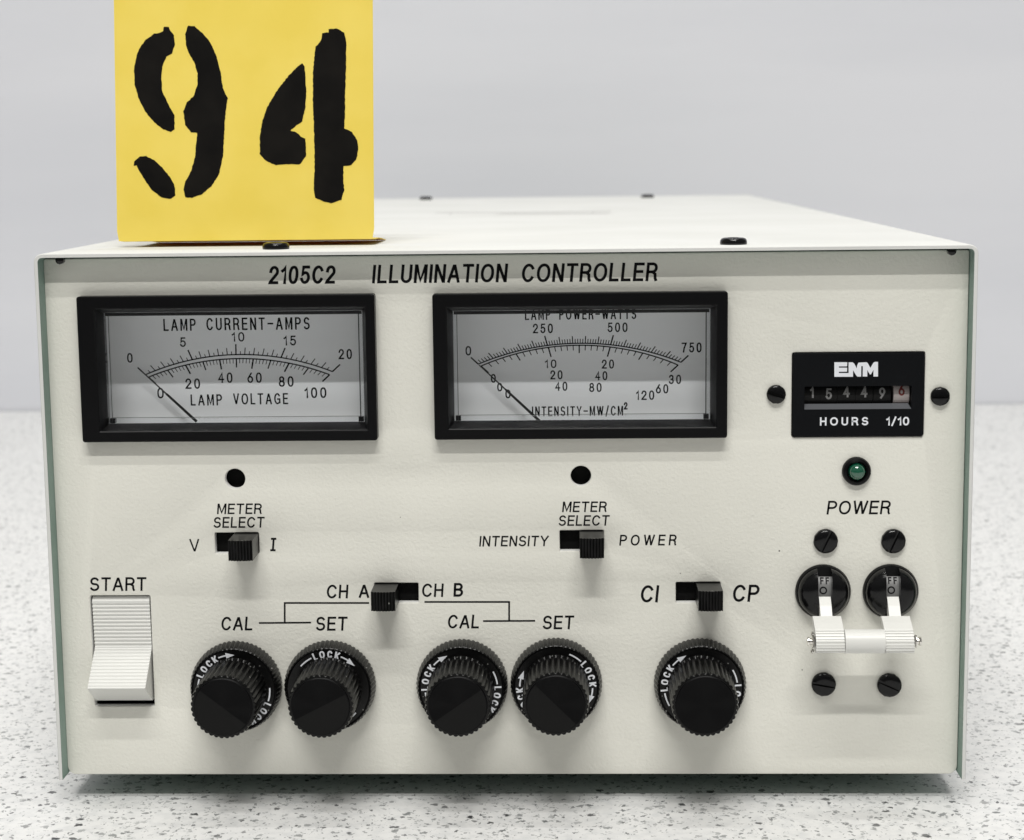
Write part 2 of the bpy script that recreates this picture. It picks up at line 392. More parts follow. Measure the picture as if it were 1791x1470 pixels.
# cover: bent sheet, open at front
def cover_profile(h, r, z0, top):
    P = [(-h, z0)]
    P += [(-h+r+r*math.cos(math.radians(180-90*i/6)), top-r+r*math.sin(math.radians(180-90*i/6))) for i in range(7)]
    P += [(h-r+r*math.cos(math.radians(90-90*i/6)), top-r+r*math.sin(math.radians(90-90*i/6))) for i in range(7)]
    P.append((h, z0)); return P
z0, z1 = H0, H0+CH
out_p = cover_profile(CW, .0024, z0, z1); in_p = cover_profile(CW-T, .0013, z0, z1-T); n = len(out_p)
V, Fc, MI = [], [], []
NS = 24
ys = [0, .0003]+[CD*i/NS for i in range(1, NS)]+[CD]
for y in ys:
    e = .0002 if y == 0 else 0
    for (x, z) in out_p: V.append((x-math.copysign(e, x), y, z-(e if z > z0+.01 else 0)))
    for (x, z) in in_p: V.append((x, y, z))
for j in range(len(ys)-1):
    A, B = j*2*n, (j+1)*2*n
    for i in range(n-1):
        Fc.append((A+i, A+i+1, B+i+1, B+i)); MI.append(0)
        Fc.append((A+n+i, B+n+i, B+n+i+1, A+n+i+1)); MI.append(1)
    Fc.append((A, B, B+n, A+n)); MI.append(1); Fc.append((A+n-1, A+2*n-1, B+2*n-1, B+n-1)); MI.append(1)
for A in (0, (len(ys)-1)*2*n):
    for i in range(n-1): Fc.append((A+i, A+n+i, A+n+i+1, A+i+1)); MI.append(0)
cover = mesh('cover', V, Fc, [m_cover, m_inner], ctl, mi=MI, smooth=35)
# chassis: bottom tray and back
pz0, pz1 = H0-.0004, z1-T-.0006
xl = at(74.5, 470, PY)[0]; xr = at(1696, 470, PY)[0]
xl2 = at(119, 1320, PY)[0]; xr2 = at(1674, 1320, PY)[0]
PXL, PXR = (xl+xl2)/2, (xr+xr2)/2
pzb = at(895, 1354.5, PY)[1]
print('panel x', xl, xl2, xr, xr2, 'bottom z', pzb, 'H0', H0)
zb = max(pzb, .004)
mesh('chassis_tray', *merge(box(PXL, PXR, PY+.0029, CD-.004, zb, zb+.0012), box(PXL, PXR, CD-.004, CD-.0028, zb, pz1)), m_inner, ctl)
mesh('inner_baffle', *box(PXL+.001, PXR-.001, PY+.024, PY+.025, zb+.002, pz1-.001), m_dark, ctl)

# holes
def R(x0, x1, y0, y1, Y=PY):                      # photo box -> x0,x1,z0,z1
    cxm, cym = (x0+x1)/2, (y0+y1)/2
    return at(x0, cym, Y)[0], at(x1, cym, Y)[0], at(cxm, y1, Y)[1], at(cxm, y0, Y)[1]
ROCK = R(161.5, 266.5, 1042, 1236)
SLOTS = [R(376, 453, 932, 968.5), R(979, 1056, 928, 964), R(655, 732, 1020, 1054.5), R(1182, 1260, 1018.5, 1054.5)]
HOLES = [at(411, 838, PY), at(1016, 833, PY)]
HM = R(1386, 1615.5, 617.5, 763)
MET = [R(140.5, 658, 516.5, 771.5, .0035), R(758.5, 1272, 512, 767, .0035)]
holes = [circ(x, z, .00295) for x, z in HOLES]
holes += [rrect(a, b_, c, d, .0003, 2) for a, b_, c, d in SLOTS]
holes += [rrect(*ROCK, .0005, 3), rrect(HM[0]-.0002, HM[1]+.0002, HM[2]-.0002, HM[3]+.0002, .0006, 3)]
holes += [rrect(a+.0025, b_-.0025, c+.0025, d-.0025, .001, 3) for a, b_, c, d in MET]
panel = plate('front_panel', rrect(PXL, PXR, zb, pz1, .0008, 6, .0026), holes, PY, PY+.0029, m_panel, ctl, .0003)

panel.data.materials.append(mat('bare_cut_edge', (.88, .88, .86), .4))   # punched edges show bare metal
for p in panel.data.polygons:
    c_ = p.center
    if abs(p.normal.y) < .25 and PXL+.004 < c_.x < PXR-.004 and zb+.003 < c_.z < pz1-.003: p.material_index = 1
# little black nuts hanging at the top corners of the panel
for px, py in ((105.5, 452.5), (1664, 438.5)):
    x, z = at(px, py, .0035)
    V, Fc = closed_lathe([(.0008, 0), (.0012, .0003), (.0012, .0022), (.0007, .0026)], 12)
    mesh('captive_nut', V, Fc, m_gloss, ctl, (x, .0022, pz1-.0002), smooth=40)
# rubber feet
for x in (-.1, .1):
    for y in (.045, CD-.05):
        V, Fc = closed_lathe([(.008, 0), (.0085, .001), (.0075, zb+.0001)], 24)
        mesh('foot', [(a, c, b_) for a, b_, c in V], Fc, m_foot, ctl, (x, y, 0), smooth=40)

# black domed screws on the top
def dome(r, h):
    return closed_lathe([(r*.98, 0), (r, -h*.25), (r*.97, -h*.6), (r*.88, -h*.85), (r*.7, -h*.97), (r*.42, -h), (r*.36, -h*.7), (r*.10, -h*.66)], 28)
V, Fc = dome(.0039, .0020)
tv = [(x, z, -y) for x, y, z in V]
first = None
for px, pyb in ((479, 437.2), (1285, 429), (744, 350), (1133, 346.3)):
    x, y = atz(px, pyb, z1)
    y += .0039
    if y > CD-.008: y = CD-.010; x = at(px, pyb, y)[0]
    print('top screw', px, x, y)
    if first is None: first = mesh('cover_screw', tv, Fc, m_gloss, ctl, (x, y, z1), smooth=50)
    else: inst(first, ctl, (x, y, z1))
# residue of a removed label, faint outline on the cover top
pts = [(786, 376), (792, 372.5), (900, 371.5), (1038, 370), (1036, 374), (902, 374.6), (900, 371.5)]
rb = []
for (a, c) in zip(pts[:-1], pts[1:]):
    if (a, c) == (pts[5], pts[6]) or True:
        p, q = Vector(atz(*a, z1)), Vector(atz(*c, z1))
        rb.append(ribbon([tuple(p), tuple(q)], .016 if abs(q.x-p.x) > .02 else .0012, 0))
print_mesh('label_residue', rb, lambda u, v, e: (u, v, z1+2e-5+e), m_rub, ctl, 'faint rectangular outline left by a removed label')

# ---------------------------------------------------------------- slotted panel screws
def slotted(r, h, sl=.00048, sd=.0010):
    rows = [-1+2*i/16 for i in range(17)]; s = sl/r
    rows = [v for v in rows if abs(v) > s*1.2]
    seq = [(v, 0) for v in rows if v < 0]+[(-s, 0), (-s, 1), (s, 1), (s, 0)]+[(v, 0) for v in rows if v > 0]
    V, Fc = [], []; NC = 16
    for v, low in seq:
        hw = math.sqrt(max(1-v*v, .0004))
        for i in range(NC+1):
            u = hw*(-1+2*i/NC); rr = min(u*u+v*v, 1)
            y = -(h*(.52+.48*math.sqrt(max(1-rr**1.5, 0))))
            if low: y = -(h-sd)
            V.append((u*r, y, v*r))
    nr = len(seq)
    for j in range(nr-1):
        for i in range(NC): a = j*(NC+1)+i; Fc.append((a, a+1, a+NC+2, a+NC+1))
    # skirt
    rim = [j*(NC+1) for j in range(nr)]+[(nr-1)*(NC+1)+i for i in range(1, NC+1)]+[j*(NC+1)+NC for j in range(nr-2, -1, -1)]+[i for i in range(NC-1, 0, -1)]
    base = len(V)
    for k in rim: V.append((V[k][0], 0, V[k][2]))
    m = len(rim)
    for i in range(m): Fc.append((rim[i], rim[(i+1) % m], base+(i+1) % m, base+i))
    return V, Fc
V, Fc = slotted(.0027, .0017)
small = None
for px, py, a in ((1358, 690.5, -18), (1645, 694, 0)):
    x, z = at(px, py, PY-.001)
    if small is None: small = mesh('panel_screw', V, Fc, m_gloss, ctl, (x, PY, z), smooth=38); small.rotation_euler = (0, math.radians(-a), 0)
    else: inst(small, ctl, (x, PY, z), (0, math.radians(-a), 0))
V, Fc = slotted(.0035, .0019, .00042)
big = None
for px, py, a in ((1444.5, 947.5, 65), (1563, 947.5, 66), (1441, 1198, -10), (1556, 1199.5, -24)):
    x, z = at(px, py, PY-.001)
    if big is None: big = mesh('panel_screw', V, Fc, m_gloss, ctl, (x, PY, z), smooth=38); big.rotation_euler = (0, math.radians(-a), 0)
    else: inst(big, ctl, (x, PY, z), (0, math.radians(-a), 0))

# ---------------------------------------------------------------- printed words
for s, x0, x1, yt, yb, sl, sw in (
    ('2105C2', 469.5, 588.5, 465, 497, .10, .14), ('ILLUMINATION', 650.5, 889, 462.5, 495, .10, .135), ('CONTROLLER', 911.5, 1151.5, 460.5, 493, .10, .135),
    ('METER', 379.5, 459, 881, 899.5, .10, .13), ('SELECT', 373, 463.5, 904.5, 923.5, .10, .13), ('V', 332, 349, 943, 965.5, 0, .105), ('i', 472.5, 484, 941, 964.5, .10, .13),
    ('METER', 983, 1062, 877.5, 896, .10, .13), ('SELECT', 976.5, 1066.5, 901.5, 920, .10, .13), ('INTENSITY', 838, 960, 937.5, 956, .10, .13), ('POWER', 1083, 1184, 935.5, 954.5, .10, .13),
    ('START', 157, 257, 1010, 1034, .06, .13), ('CH', 571, 610, 1023, 1047, .08, .13), ('A', 627.5, 646.5, 1022.5, 1046, .04, .14),
    ('CAL', 386.5, 443.5, 1079, 1103, .10, .13), ('SET', 552, 608.5, 1079, 1103.5, .08, .13),
    ('CH', 737.5, 776.5, 1021, 1044.5, .08, .13), ('B', 793, 811, 1020, 1044, .06, .15), ('CAL', 782.5, 839.5, 1075.5, 1099.5, .10, .13), ('SET', 948.5, 1004.5, 1077, 1101, .08, .13),
    ('CI', 1119.5, 1153, 1024, 1054, .10, .13), ('CP', 1280.5, 1329, 1023, 1053, .10, .13), ('POWER', 1445.5, 1558.5, 876, 900, .12, .125)):
    word(s, x0, x1, yt, yb, PY, m_ink, ctl, sw*1.15, sl, .12 if not (s == 'POWER' and x0 < 1100) else .30, label='black printed '+('I' if s == 'i' else s))
def pline(px, w=2.6):
    P = [at(x, y, PY) for x, y in px]; return ribbon(P, w*.000164, 0, ext=True)
for grp in (([(644, 1055), (498, 1055), (498, 1088.5)], [(454.5, 1090), (542.5, 1089.3)]), ([(744, 1053.2), (890.5, 1053.2), (890.5, 1084.8)], [(846.5, 1086.6), (934.5, 1086.2)])):
    print_mesh('bracket_line', [pline(p, 3.2) for p in grp], lambda u, v, e: (u, PY-3e-5-e, v), m_ink, ctl, 'thin black line joining CAL and SET to the channel switch')

for px, py, rr in ((1363, 964, .00022), (1403, 1172, .00018), (1190, 1003, .00014), (700, 905, .00013)):
    x, z = at(px, py, PY); V, Fc = closed_lathe([(rr, 0), (rr*.8, -.00004)], 9)
    mesh('paint_speck', V, Fc, m_ink, ctl, (x, PY, z))
# ---------------------------------------------------------------- panel meters
def three_pt(p1, p2, p3):
    ax, ay = p1; bx, by = p2; cx, cy_ = p3
    d = 2*(ax*(by-cy_)+bx*(cy_-ay)+cx*(ay-by))
    ux = ((ax*ax+ay*ay)*(by-cy_)+(bx*bx+by*by)*(cy_-ay)+(cx*cx+cy_*cy_)*(ay-by))/d
    uy = ((ax*ax+ay*ay)*(cx-bx)+(bx*bx+by*by)*(ax-cx)+(cx*cx+cy_*cy_)*(bx-ax))/d
    return (ux, uy), math.hypot(ax-ux, ay-uy)
def meter(k, org, opening, win, arcs, pivot, words, label):
    a, b_, c, d = MET[k]
    FY = .0022                                        # frame front face
    ox0, ox1, oz0, oz1 = opening
    # frame = outer ring with the inner funnel
    o_ = rrect(a, b_, c, d, .0007, 3); i_ = rrect(ox0, ox1, oz0, oz1, .0003, 3); tp = .0013
    GY = FY+.0042
    w_ = rrect(ox0+tp, ox1-tp, oz0+tp, oz1-tp, .0002, 3); m = len(o_)
    rings = [([(x+(.0003 if x < (a+b_)/2 else -.0003), z+(.0003 if z < (c+d)/2 else -.0003)) for x, z in o_], FY), (o_, FY+.0003), (o_, PY)]
    V, Fc = [], []
    front_in = [(x, FY+.0001, z) for x, z in rrect(ox0-.0001, ox1+.0001, oz0-.0001, oz1+.0001, .0003, 3)]
    L_ = [[(x, PY, z) for x, z in o_], [(x, FY+.0003, z) for x, z in o_], [(x, FY, z) for x, z in rings[0][0]],
          [(x, FY, z) for x, z in rrect(ox0-.00025, ox1+.00025, oz0-.00025, oz1+.00025, .0004, 3)], [(x, FY+.0002, z) for x, z in i_], [(x, GY, z) for x, z in w_], [(x, GY+.0030, z) for x, z in w_]]
    for r_ in L_: V += r_
    for j in range(len(L_)-1):
        for i in range(m): Fc.append((j*m+i, j*m+(i+1) % m, (j+1)*m+(i+1) % m, (j+1)*m+i))
    cx, cz = (a+b_)/2, (c+d)/2
    loc = Vector((cx, PY, cz))
    fr_ = mesh('panel_meter', [Vector(v)-loc for v in V], Fc, m_black, ctl, loc, smooth=25, label=label)
    DY = GY+.0150                                      # dial plate
    def sub(name, V, Fc, m_, smooth=None): return mesh(name, [Vector(v)-loc for v in V], Fc, m_, fr_, smooth=smooth)
    wx0, wx1, wz0, wz1 = ox0+tp, ox1-tp, oz0+tp, oz1-tp
    sub('dial_plate', *box(wx0-.004, wx1+.004, DY, DY+.0008, wz0-.005, wz1+.004), m_dial)
    hv, hf = [], []
    for q in ((wx0-.0041, wx1+.0041, wz0-.0051, wz1+.0041), (wx0-.0050, wx1+.0050, wz0-.0060, wz1+.0050)):
        for yy in (GY+.0031, DY+.0009): hv += [(q[0], yy, q[2]), (q[1], yy, q[2]), (q[1], yy, q[3]), (q[0], yy, q[3])]
    for i in range(4):
        j = (i+1) % 4; hf += [(i, j, 4+j, 4+i), (8+i, 12+i, 12+j, 8+j), (i, 8+i, 8+j, j), (4+i, 4+j, 12+j, 12+i)]
    sub('meter_housing', hv, hf, m_white)  # pale walls added to bounce light onto the dial
    # clear window with a moulded rim inside
    sub('window_pane', *box(wx0+.00012, wx1-.00012, GY+.0002, GY+.0009, wz0+.00012, wz1-.00012), m_clear)
    sub('window_rim', *merge(box(wx0+.0001, wx0+.0012, GY+.001, GY+.0026, wz0+.0001, wz1-.0001), box(wx1-.0012, wx1-.0001, GY+.001, GY+.0026, wz0+.0001, wz1-.0001),
                             box(wx0+.0013, wx1-.0013, GY+.001, GY+.0026, wz0+.0001, wz0+.0015), box(wx0+.0013, wx1-.0013, GY+.001, GY+.0026, wz1-.0008, wz1-.0001)), m_clear)
    # dark seams of the moulding
    zs = wz0+.00185
    sub('window_seam', *merge(box(wx0+.0014, wx1-.0014, GY+.0010, GY+.0011, zs, zs+.00012), box(wx0+.0001, wx1-.0001, GY+.0010, GY+.0011, wz0+.00002, wz0+.00022),
                              box(wx0+.0003, wx1-.0003, GY+.0010, GY+.0011, wz1-.00115, wz1-.0002), box(wx0+.0011, wx0+.00125, GY+.001, GY+.0011, wz0+.0002, wz1-.001),
                              box(wx1-.0014, wx1-.0011, GY+.001, GY+.0011, wz0+.0016, wz1-.001)), m_needle)
    for xx in (wx0+.00115, wx1-.00115):
        sub('corner_post', *box(xx-.00075, xx+.00075, GY+.0011, GY+.0028, wz0+.0003, wz0+.0017), m_gloss)
    # scales
    pv = at(*pivot, DY)
    strokes = []
    def arcpt(arcdef, th):
        (ux, uz), rad = arcdef; dx, dz = math.sin(th), math.cos(th)
        fx, fz = pv[0]-ux, pv[1]-uz; B = fx*dx+fz*dz; C_ = fx*fx+fz*fz-rad*rad
        t = -B+math.sqrt(max(B*B-C_, 0)); return Vector((pv[0]+dx*t, pv[1]+dz*t)), Vector((dx, dz))
    for (p1, p2, p3, n_, rule, sgn, lw) in arcs:
        q1, q2, q3 = at(*p1, DY), at(*p2, DY), at(*p3, DY); ad = three_pt(q1, q2, q3)
        t0 = math.atan2(q1[0]-pv[0], q1[1]-pv[1]); t1 = math.atan2(q3[0]-pv[0], q3[1]-pv[1])
        strokes.append(ribbon([tuple(arcpt(ad, t0+(t1-t0)*i/60)[0]) for i in range(61)], .00035, 0, False))
        for i in range(n_+1):
            ln, wd = rule(i); p, dd = arcpt(ad, t0+(t1-t0)*i/n_)
            strokes.append(ribbon([tuple(p), tuple(p+dd*ln*sgn*.000164)], wd*.000205, 0, False))
    print_mesh('scale_markings', strokes, lambda u, v, e: (u-loc.x, DY-3e-5-e-loc.y, v-loc.z), m_inkd, fr_)
    for s, x0, x1, yt, yb, sw in words:
        x0 = org[0]+x0/3.088; x1 = org[0]+x1/3.088; yt = org[1]+yt/3.088; yb = org[1]+yb/3.088
        w = word(s, x0, x1, yt, yb, DY, m_inkd, fr_, sw*1.32, 0, .26, 'scale_lettering')
        w.location = w.location-loc
    # needle: thin tapered wire just in front of the dial, rising from below the window
    NY = DY-.0035
    n0 = Vector(at(*needle_px[k][0], NY)); n1 = Vector(at(*needle_px[k][1], NY))
    dn = (n1-n0).normalized(); nn = Vector((-dn.y, dn.x)); n2 = n1+dn*.0; mid = n0+(n1-n0)*.42
    V = []
    for p, w in ((n0, .00015), (mid, .00020), (mid+dn*.0006, .00032), (n1, .00040)):
        for sy_ in (0, .00025):
            V += [(p.x+nn.x*w, NY+sy_, p.y+nn.y*w), (p.x-nn.x*w, NY+sy_, p.y-nn.y*w)]
    Fc = []
    for j in range(3):
        A = j*4
        Fc += [(A, A+1, A+5, A+4), (A+2, A+6, A+7, A+3), (A, A+4, A+6, A+2), (A+1, A+3, A+7, A+5)]
    Fc += [(0, 2, 3, 1), (12, 13, 15, 14)]
    sub('needle', V, Fc, m_needle)
needle_px = [((250, 652), (344, 738)), ((838, 639), (945, 738))]
OY = .0023
def O(x0, x1, y0, y1): return R(x0, x1, y0, y1, OY)
def up20(i): return (20, 4.2) if i % 10 == 0 and False else ((19, 2.0) if i % 10 == 0 else (12.5, 1.3) if i % 2 == 0 else (6, 1.1))
def lo100(i): return (18, 2.2) if i % 10 == 0 else ((16, 1.8) if i % 5 == 0 else (8.5, 1.0))
def up750(i): return (18, 2.0) if i % 25 == 0 else ((13, 1.5) if i % 5 == 0 else (8, 1.2))
def lo30(i): return (18, 2.0) if i % 10 == 0 else ((14, 1.8) if i % 5 == 0 else (9, 1.3))
meter(0, (120, 490), O(170, 641, 539, 753.5), None,
      [((254.4, 655.8), (416.3, 620.5), (581.5, 650.3), 40, up20, 1, 1), ((259.9, 660), (416.3, 627.6), (576.6, 655.8), 50, lo100, -1, 1)], (416, 806),
      [('LAMP', 513, 688, 210, 275, .10), ('CURRENT-AMPS', 745, 1303, 203, 270, .10), ('0', 317, 347, 395, 447, .11), ('5', 602, 634, 310, 362, .11), ('10', 882, 950, 282, 333, .11),
       ('15', 1162, 1229, 301, 354, .11), ('20', 1459, 1531, 373, 428, .11), ('0', 480, 515, 583, 640, .11), ('20', 632, 711, 532, 588, .11), ('40', 808, 886, 500, 556, .11),
       ('60', 966, 1044, 500, 556, .11), ('80', 1136, 1216, 520, 577, .11), ('100', 1275, 1393, 580, 638, .11), ('LAMP', 660, 830, 618, 678, .10), ('VOLTAGE', 890, 1186, 612, 672, .10)],
      'left black meter reading lamp current and voltage')
meter(1, (720, 490), O(783, 1253, 536, 749), None,
      [((836.6, 637.3), (1013, 600.8), (1191, 634), 75, up750, 1, 1), ((841.4, 640.6), (1013, 604.3), (1186, 638.8), 30, lo30, -1, 1)], (1013.5, 797),
      [('LAMP', 612, 750, 160, 216, .10), ('POWER-WATTS', 797, 1213, 156, 213, .10), ('250', 655, 763, 236, 288, .11), ('500', 1058, 1166, 230, 282, .11), ('0', 291, 322, 357, 408, .11),
       ('750', 1458, 1566, 338, 392, .11), ('10', 720, 782, 430, 476, .11), ('20', 1027, 1093, 430, 479, .11), ('20', 749, 815, 488, 537, .11), ('40', 991, 1057, 493, 542, .11),
       ('40', 775, 841, 550, 599, .11), ('80', 959, 1026, 556, 605, .11), ('30', 1389, 1455, 512, 562, .11), ('60', 1319, 1386, 563, 613, .11), ('120', 1212, 1310, 597, 648, .11),
       ('0', 428, 455, 508, 555, .12), ('0', 462, 490, 556, 602, .12), ('0', 506, 535, 592, 640, .12), ('INTENSITY-MW/CM', 650, 1142, 682, 735, .10), ('2', 1146, 1166, 660, 700, .14)],
      'right black meter reading lamp power and intensity')

# ---------------------------------------------------------------- hour meter
hx, hz = (HM[0]+HM[1])/2, (HM[2]+HM[3])/2
HY = PY-.0006
win = R(1409, 1592, 676, 705, HY)
hm = plate('hour_meter', rrect(HM[0], HM[1], HM[2], HM[3], .0005, 3), [rrect(win[0]-.0003, win[1]+.0004, win[2]-.0018, win[3], .0001, 1)], HY, PY+.002, m_satin, ctl, .00012,
           'black rectangular hour counter')
def hsub(name, V, Fc, m_, mi=None, smooth=None): return mesh(name, V, Fc, m_, hm, mi=mi, smooth=smooth)
# sloping sill and dark reveal
xa, xb, za, zb2 = win[0]-.0003, win[1]+.0004, win[2]-.0018, win[3]
V = [(xa, HY+.0001, za), (xb, HY+.0001, za), (xb-.0006, HY+.0022, za+.0013), (xa+.0, HY+.0022, za+.0013), (xa, HY+.004, za), (xb, HY+.004, za)]
hsub('window_sill', V, [(0, 1, 2, 3), (3, 2, 5, 4), (0, 3, 4), (1, 5, 2), (0, 4, 5, 1)], m_grey)
hsub('counter_well', *box(xa-.0002, xb+.0002, HY+.0085, HY+.0088, za-.0002, zb2+.0002), m_dark)
DC = (HY+.0062, (za+.0013+zb2)/2-.0002); DR = .0040
def drum(ch, px, pyc, h, m_body, m_n, wpx, xs=1):
    x, _ = at(px, pyc, HY+.0022); z = at(px, pyc, HY+.0022)[1]
    hw = wpx*.000164/2; V, Fc = [], []; n_ = 32
    for i in range(n_):
        t = 2*PI*i/n_
        for xx in (-hw, hw): V.append((xx, DC[0]-DR*math.cos(t), DC[1]+DR*math.sin(t)))
    for i in range(n_): j = (i+1) % n_; Fc.append((2*i, 2*j, 2*j+1, 2*i+1))
    Fc.append(tuple(range(0, 2*n_, 2))); Fc.append(tuple(range(2*n_-1, 0, -2)))
    MI = [0]*len(Fc)
    GG = GL[ch]
    def dense(P, cl):
        out = []
        for i in range(len(P)-(0 if cl else 1)):
            p, q = P[i], P[(i+1) % len(P)]; m_ = max(1, int(math.dist(p, q)/.07))
            out += [(p[0]+(q[0]-p[0])*k/m_, p[1]+(q[1]-p[1])*k/m_) for k in range(m_)]
        return out if cl else out+[P[-1]]
    GL[ch] = (GG[0], [(dense(P, cl), cl) for P, cl in GG[1]])
    st = text2d(ch, h, .17*h, None, .2); GL[ch] = GG
    ww = (GL[ch][0]*(h*.85)+.15*h)
    for k, (vv, ff) in enumerate(st):
        b0 = len(V)
        for p in vv:
            tz = (z+p[1]-h/2-DC[1])/(DR); tz = max(-.99, min(.99, tz)); th = math.asin(tz)
            rr = DR+3e-5+k*4e-6; V.append((p[0]-ww/2, DC[0]-rr*math.cos(th), DC[1]+rr*math.sin(th)))
        Fc += [tuple(q+b0 for q in f) for f in ff]; MI += [1]*len(ff)
    me = bpy.data.meshes.new('digit_wheel'); me.from_pydata(V, [], Fc); me.materials.append(m_body); me.materials.append(m_n); me.polygons.foreach_set('material_index', MI)
    o = bpy.data.objects.new('digit_wheel', me); o.location = (x, 0, 0); link(o, hm); o['label'] = ('red' if m_n == m_red else 'grey')+' digit '+ch+' on its wheel'
for ch, px, pyc in (('1', 1420, 687), ('5', 1449.5, 689.5), ('4', 1480.5, 686), ('4', 1511.5, 686), ('9', 1543, 688)):
    drum(ch, px, pyc, .0031, m_drum, m_num, 30)
drum('6', 1577, 683, .0031, m_drumw, m_red, 27)
for s, x0, x1, yt, yb in (('HOURS', 1434, 1518.5, 730, 744.5), ('1/10', 1550, 1590, 729.5, 744.5)):
    word(s, x0, x1, yt, yb, HY, m_inkw, hm, .19, 0, .30 if s == 'HOURS' else .12)
# maker's three-letter mark
def lp(P): return [at(1440+x/14.7, 620+y/14.7, HY) for x, y in P]
logo = [[(283, 205), (615, 205), (610, 310), (400, 312), (400, 345), (612, 345), (610, 448), (400, 450), (400, 483), (650, 483), (650, 207), (750, 207), (790, 235), (860, 365), (868, 290), (905, 215),
         (1110, 205), (1140, 225), (1208, 350), (1290, 215), (1330, 195), (1405, 195), (1405, 572), (1288, 572), (1290, 400), (1222, 518), (1195, 518), (1130, 405), (1130, 572), (1012, 572), (1015, 305), (975, 305), (972, 575), (880, 575), (845, 545),
         (765, 410), (762, 578), (283, 580)]]
lo_ = plate('maker_mark', lp(logo[0]), [], HY-.00006, HY-.00001, m_inkw, hm, 0, smooth=10)

# ---------------------------------------------------------------- indicator lamp
x, z = at(1498.5, 825, PY-.001)
V, Fc = closed_lathe([(.0041, 0), (.0041, -.0009), (.0038, -.0015), (.0031, -.0018), (.0026, -.0014), (.0025, -.0004)], 40)
il = mesh('indicator_lamp', V, Fc, m_black, ctl, (x, PY, z), smooth=40, label='small green indicator in a black bezel')
V, Fc = closed_lathe([(.0024, -.0006), (.00235, -.0016), (.0021, -.0024), (.0016, -.0030), (.0009, -.0033), (.0002, -.0034)], 32)
mesh('lens', V, Fc, m_green, il, smooth=60)

# ---------------------------------------------------------------- adjustment holes: dark potentiometer behind
for x, z in HOLES:
    V, Fc = closed_lathe([(.0034, .0042), (.0034, .009)], 24)
    mesh('recessed_adjuster', V, Fc, m_dark, ctl, (x, PY, z), smooth=40)

# ---------------------------------------------------------------- slide switches
def slide(k, fx0, fx1, side, label):
    a, b_, c, d = SLOTS[k]; loc = Vector(((a+b_)/2, PY, (c+d)/2))
    body = mesh('slide_switch', *box(-(b_-a)/2-.002, (b_-a)/2+.002, .0032, .008, -.0055, .0055), m_dark, ctl, loc, label=label)
    w = (b_-a)*.54; h = (d-c)-.0003; pr = -.0105
    x0, x1 = ((b_-a)/2-w-.0001, (b_-a)/2-.0001) if side > 0 else (-(b_-a)/2+.0001, -(b_-a)/2+w+.0001)
    # grooved convex face
    prof = []; G = 8; n_ = G*6
    for i in range(n_+1):
        u = i/n_; gx = x0+(x1-x0)*u; crown = .0006*(1-(2*u-1)**2)
        gr = .00042*(.5-.5*math.cos(2*PI*u*G))
        prof.append((gx, pr-crown+gr))
    P = [(x0, .004)]+prof+[(x1, .004)]; m = len(P)
    V = [(x, y, -h/2) for x, y in P]+[(x, y, h/2) for x, y in P]
    # slight bevel toward the front top edge
    Fc = [tuple(range(m)), tuple(range(2*m-1, m-1, -1))]+[(i, (i+1) % m, m+(i+1) % m, m+i) for i in range(m)]
    mesh('slider', V, Fc, m_knob, body)
slide(0, 0, 0, 1, 'switch between V and I, slid right')
slide(1, 0, 0, 1, 'switch between INTENSITY and POWER, slid right')
slide(2, 0, 0, -1, 'switch between CH A and CH B, slid left')
slide(3, 0, 0, 1, 'switch between CI and CP, slid right')

# ---------------------------------------------------------------- rocker switch
a, b_, c, d = ROCK; loc = Vector(((a+b_)/2, PY, (c+d)/2)); hw = (b_-a)/2; hh = (d-c)/2
rs = mesh('rocker_switch', *merge(box(-hw-.0015, -hw-.0001, .002, .014, -hh-.001, hh+.001), box(hw+.0001, hw+.0015, .002, .014, -hh-.001, hh+.001),
          box(-hw-.0015, hw+.0015, .014, .015, -hh-.001, hh+.001), box(-hw, hw, .002, .014, hh+.0001, hh+.001), box(-hw, hw, .002, .014, -hh-.001, -hh-.0001)), m_dark, ctl, loc, label='white START rocker')
def zpx(py, Y, px=212): return at(px, py, Y)[1]-loc.z
top = (.0005, zpx(1051.5, PY+.0005)); midp = (.0012, zpx(1131.5, PY+.0012)); rid = (-.0088, zpx(1204.5, PY-.0088)); bot = (-.0002, zpx(1225, PY))
prof = [(.010, top[1]+.0006), (.0015, top[1]+.0011), top]
def ribs(p, q, n_, dep):
    d_ = Vector(q)-Vector(p); L_ = d_.length; nn = Vector((-d_.y, d_.x)).normalized()
    if nn.x > 0: nn = -nn
    out = []
    for i in range(n_):
        for u, hgt in ((.10, 1), (.35, .75), (.62, 0), (.78, 0), (.98, .9)):
            t = (i+u)/n_; pt = Vector(p)+d_*t+nn*dep*(hgt-1); out.append((pt.x, pt.y))
    return out
prof += ribs((top[0], top[1]-.0005), midp, 12, .00026)+[midp]+ribs((midp[0], midp[1]-.0003), (rid[0]+.0002, rid[1]+.0002), 12, .00022)
prof += [rid, (rid[0]+.0003, rid[1]-.00035), bot, (.010, bot[1])]
mesh('rocker', *extrude_x(prof, -hw+.00045, hw-.00045), m_white, rs)

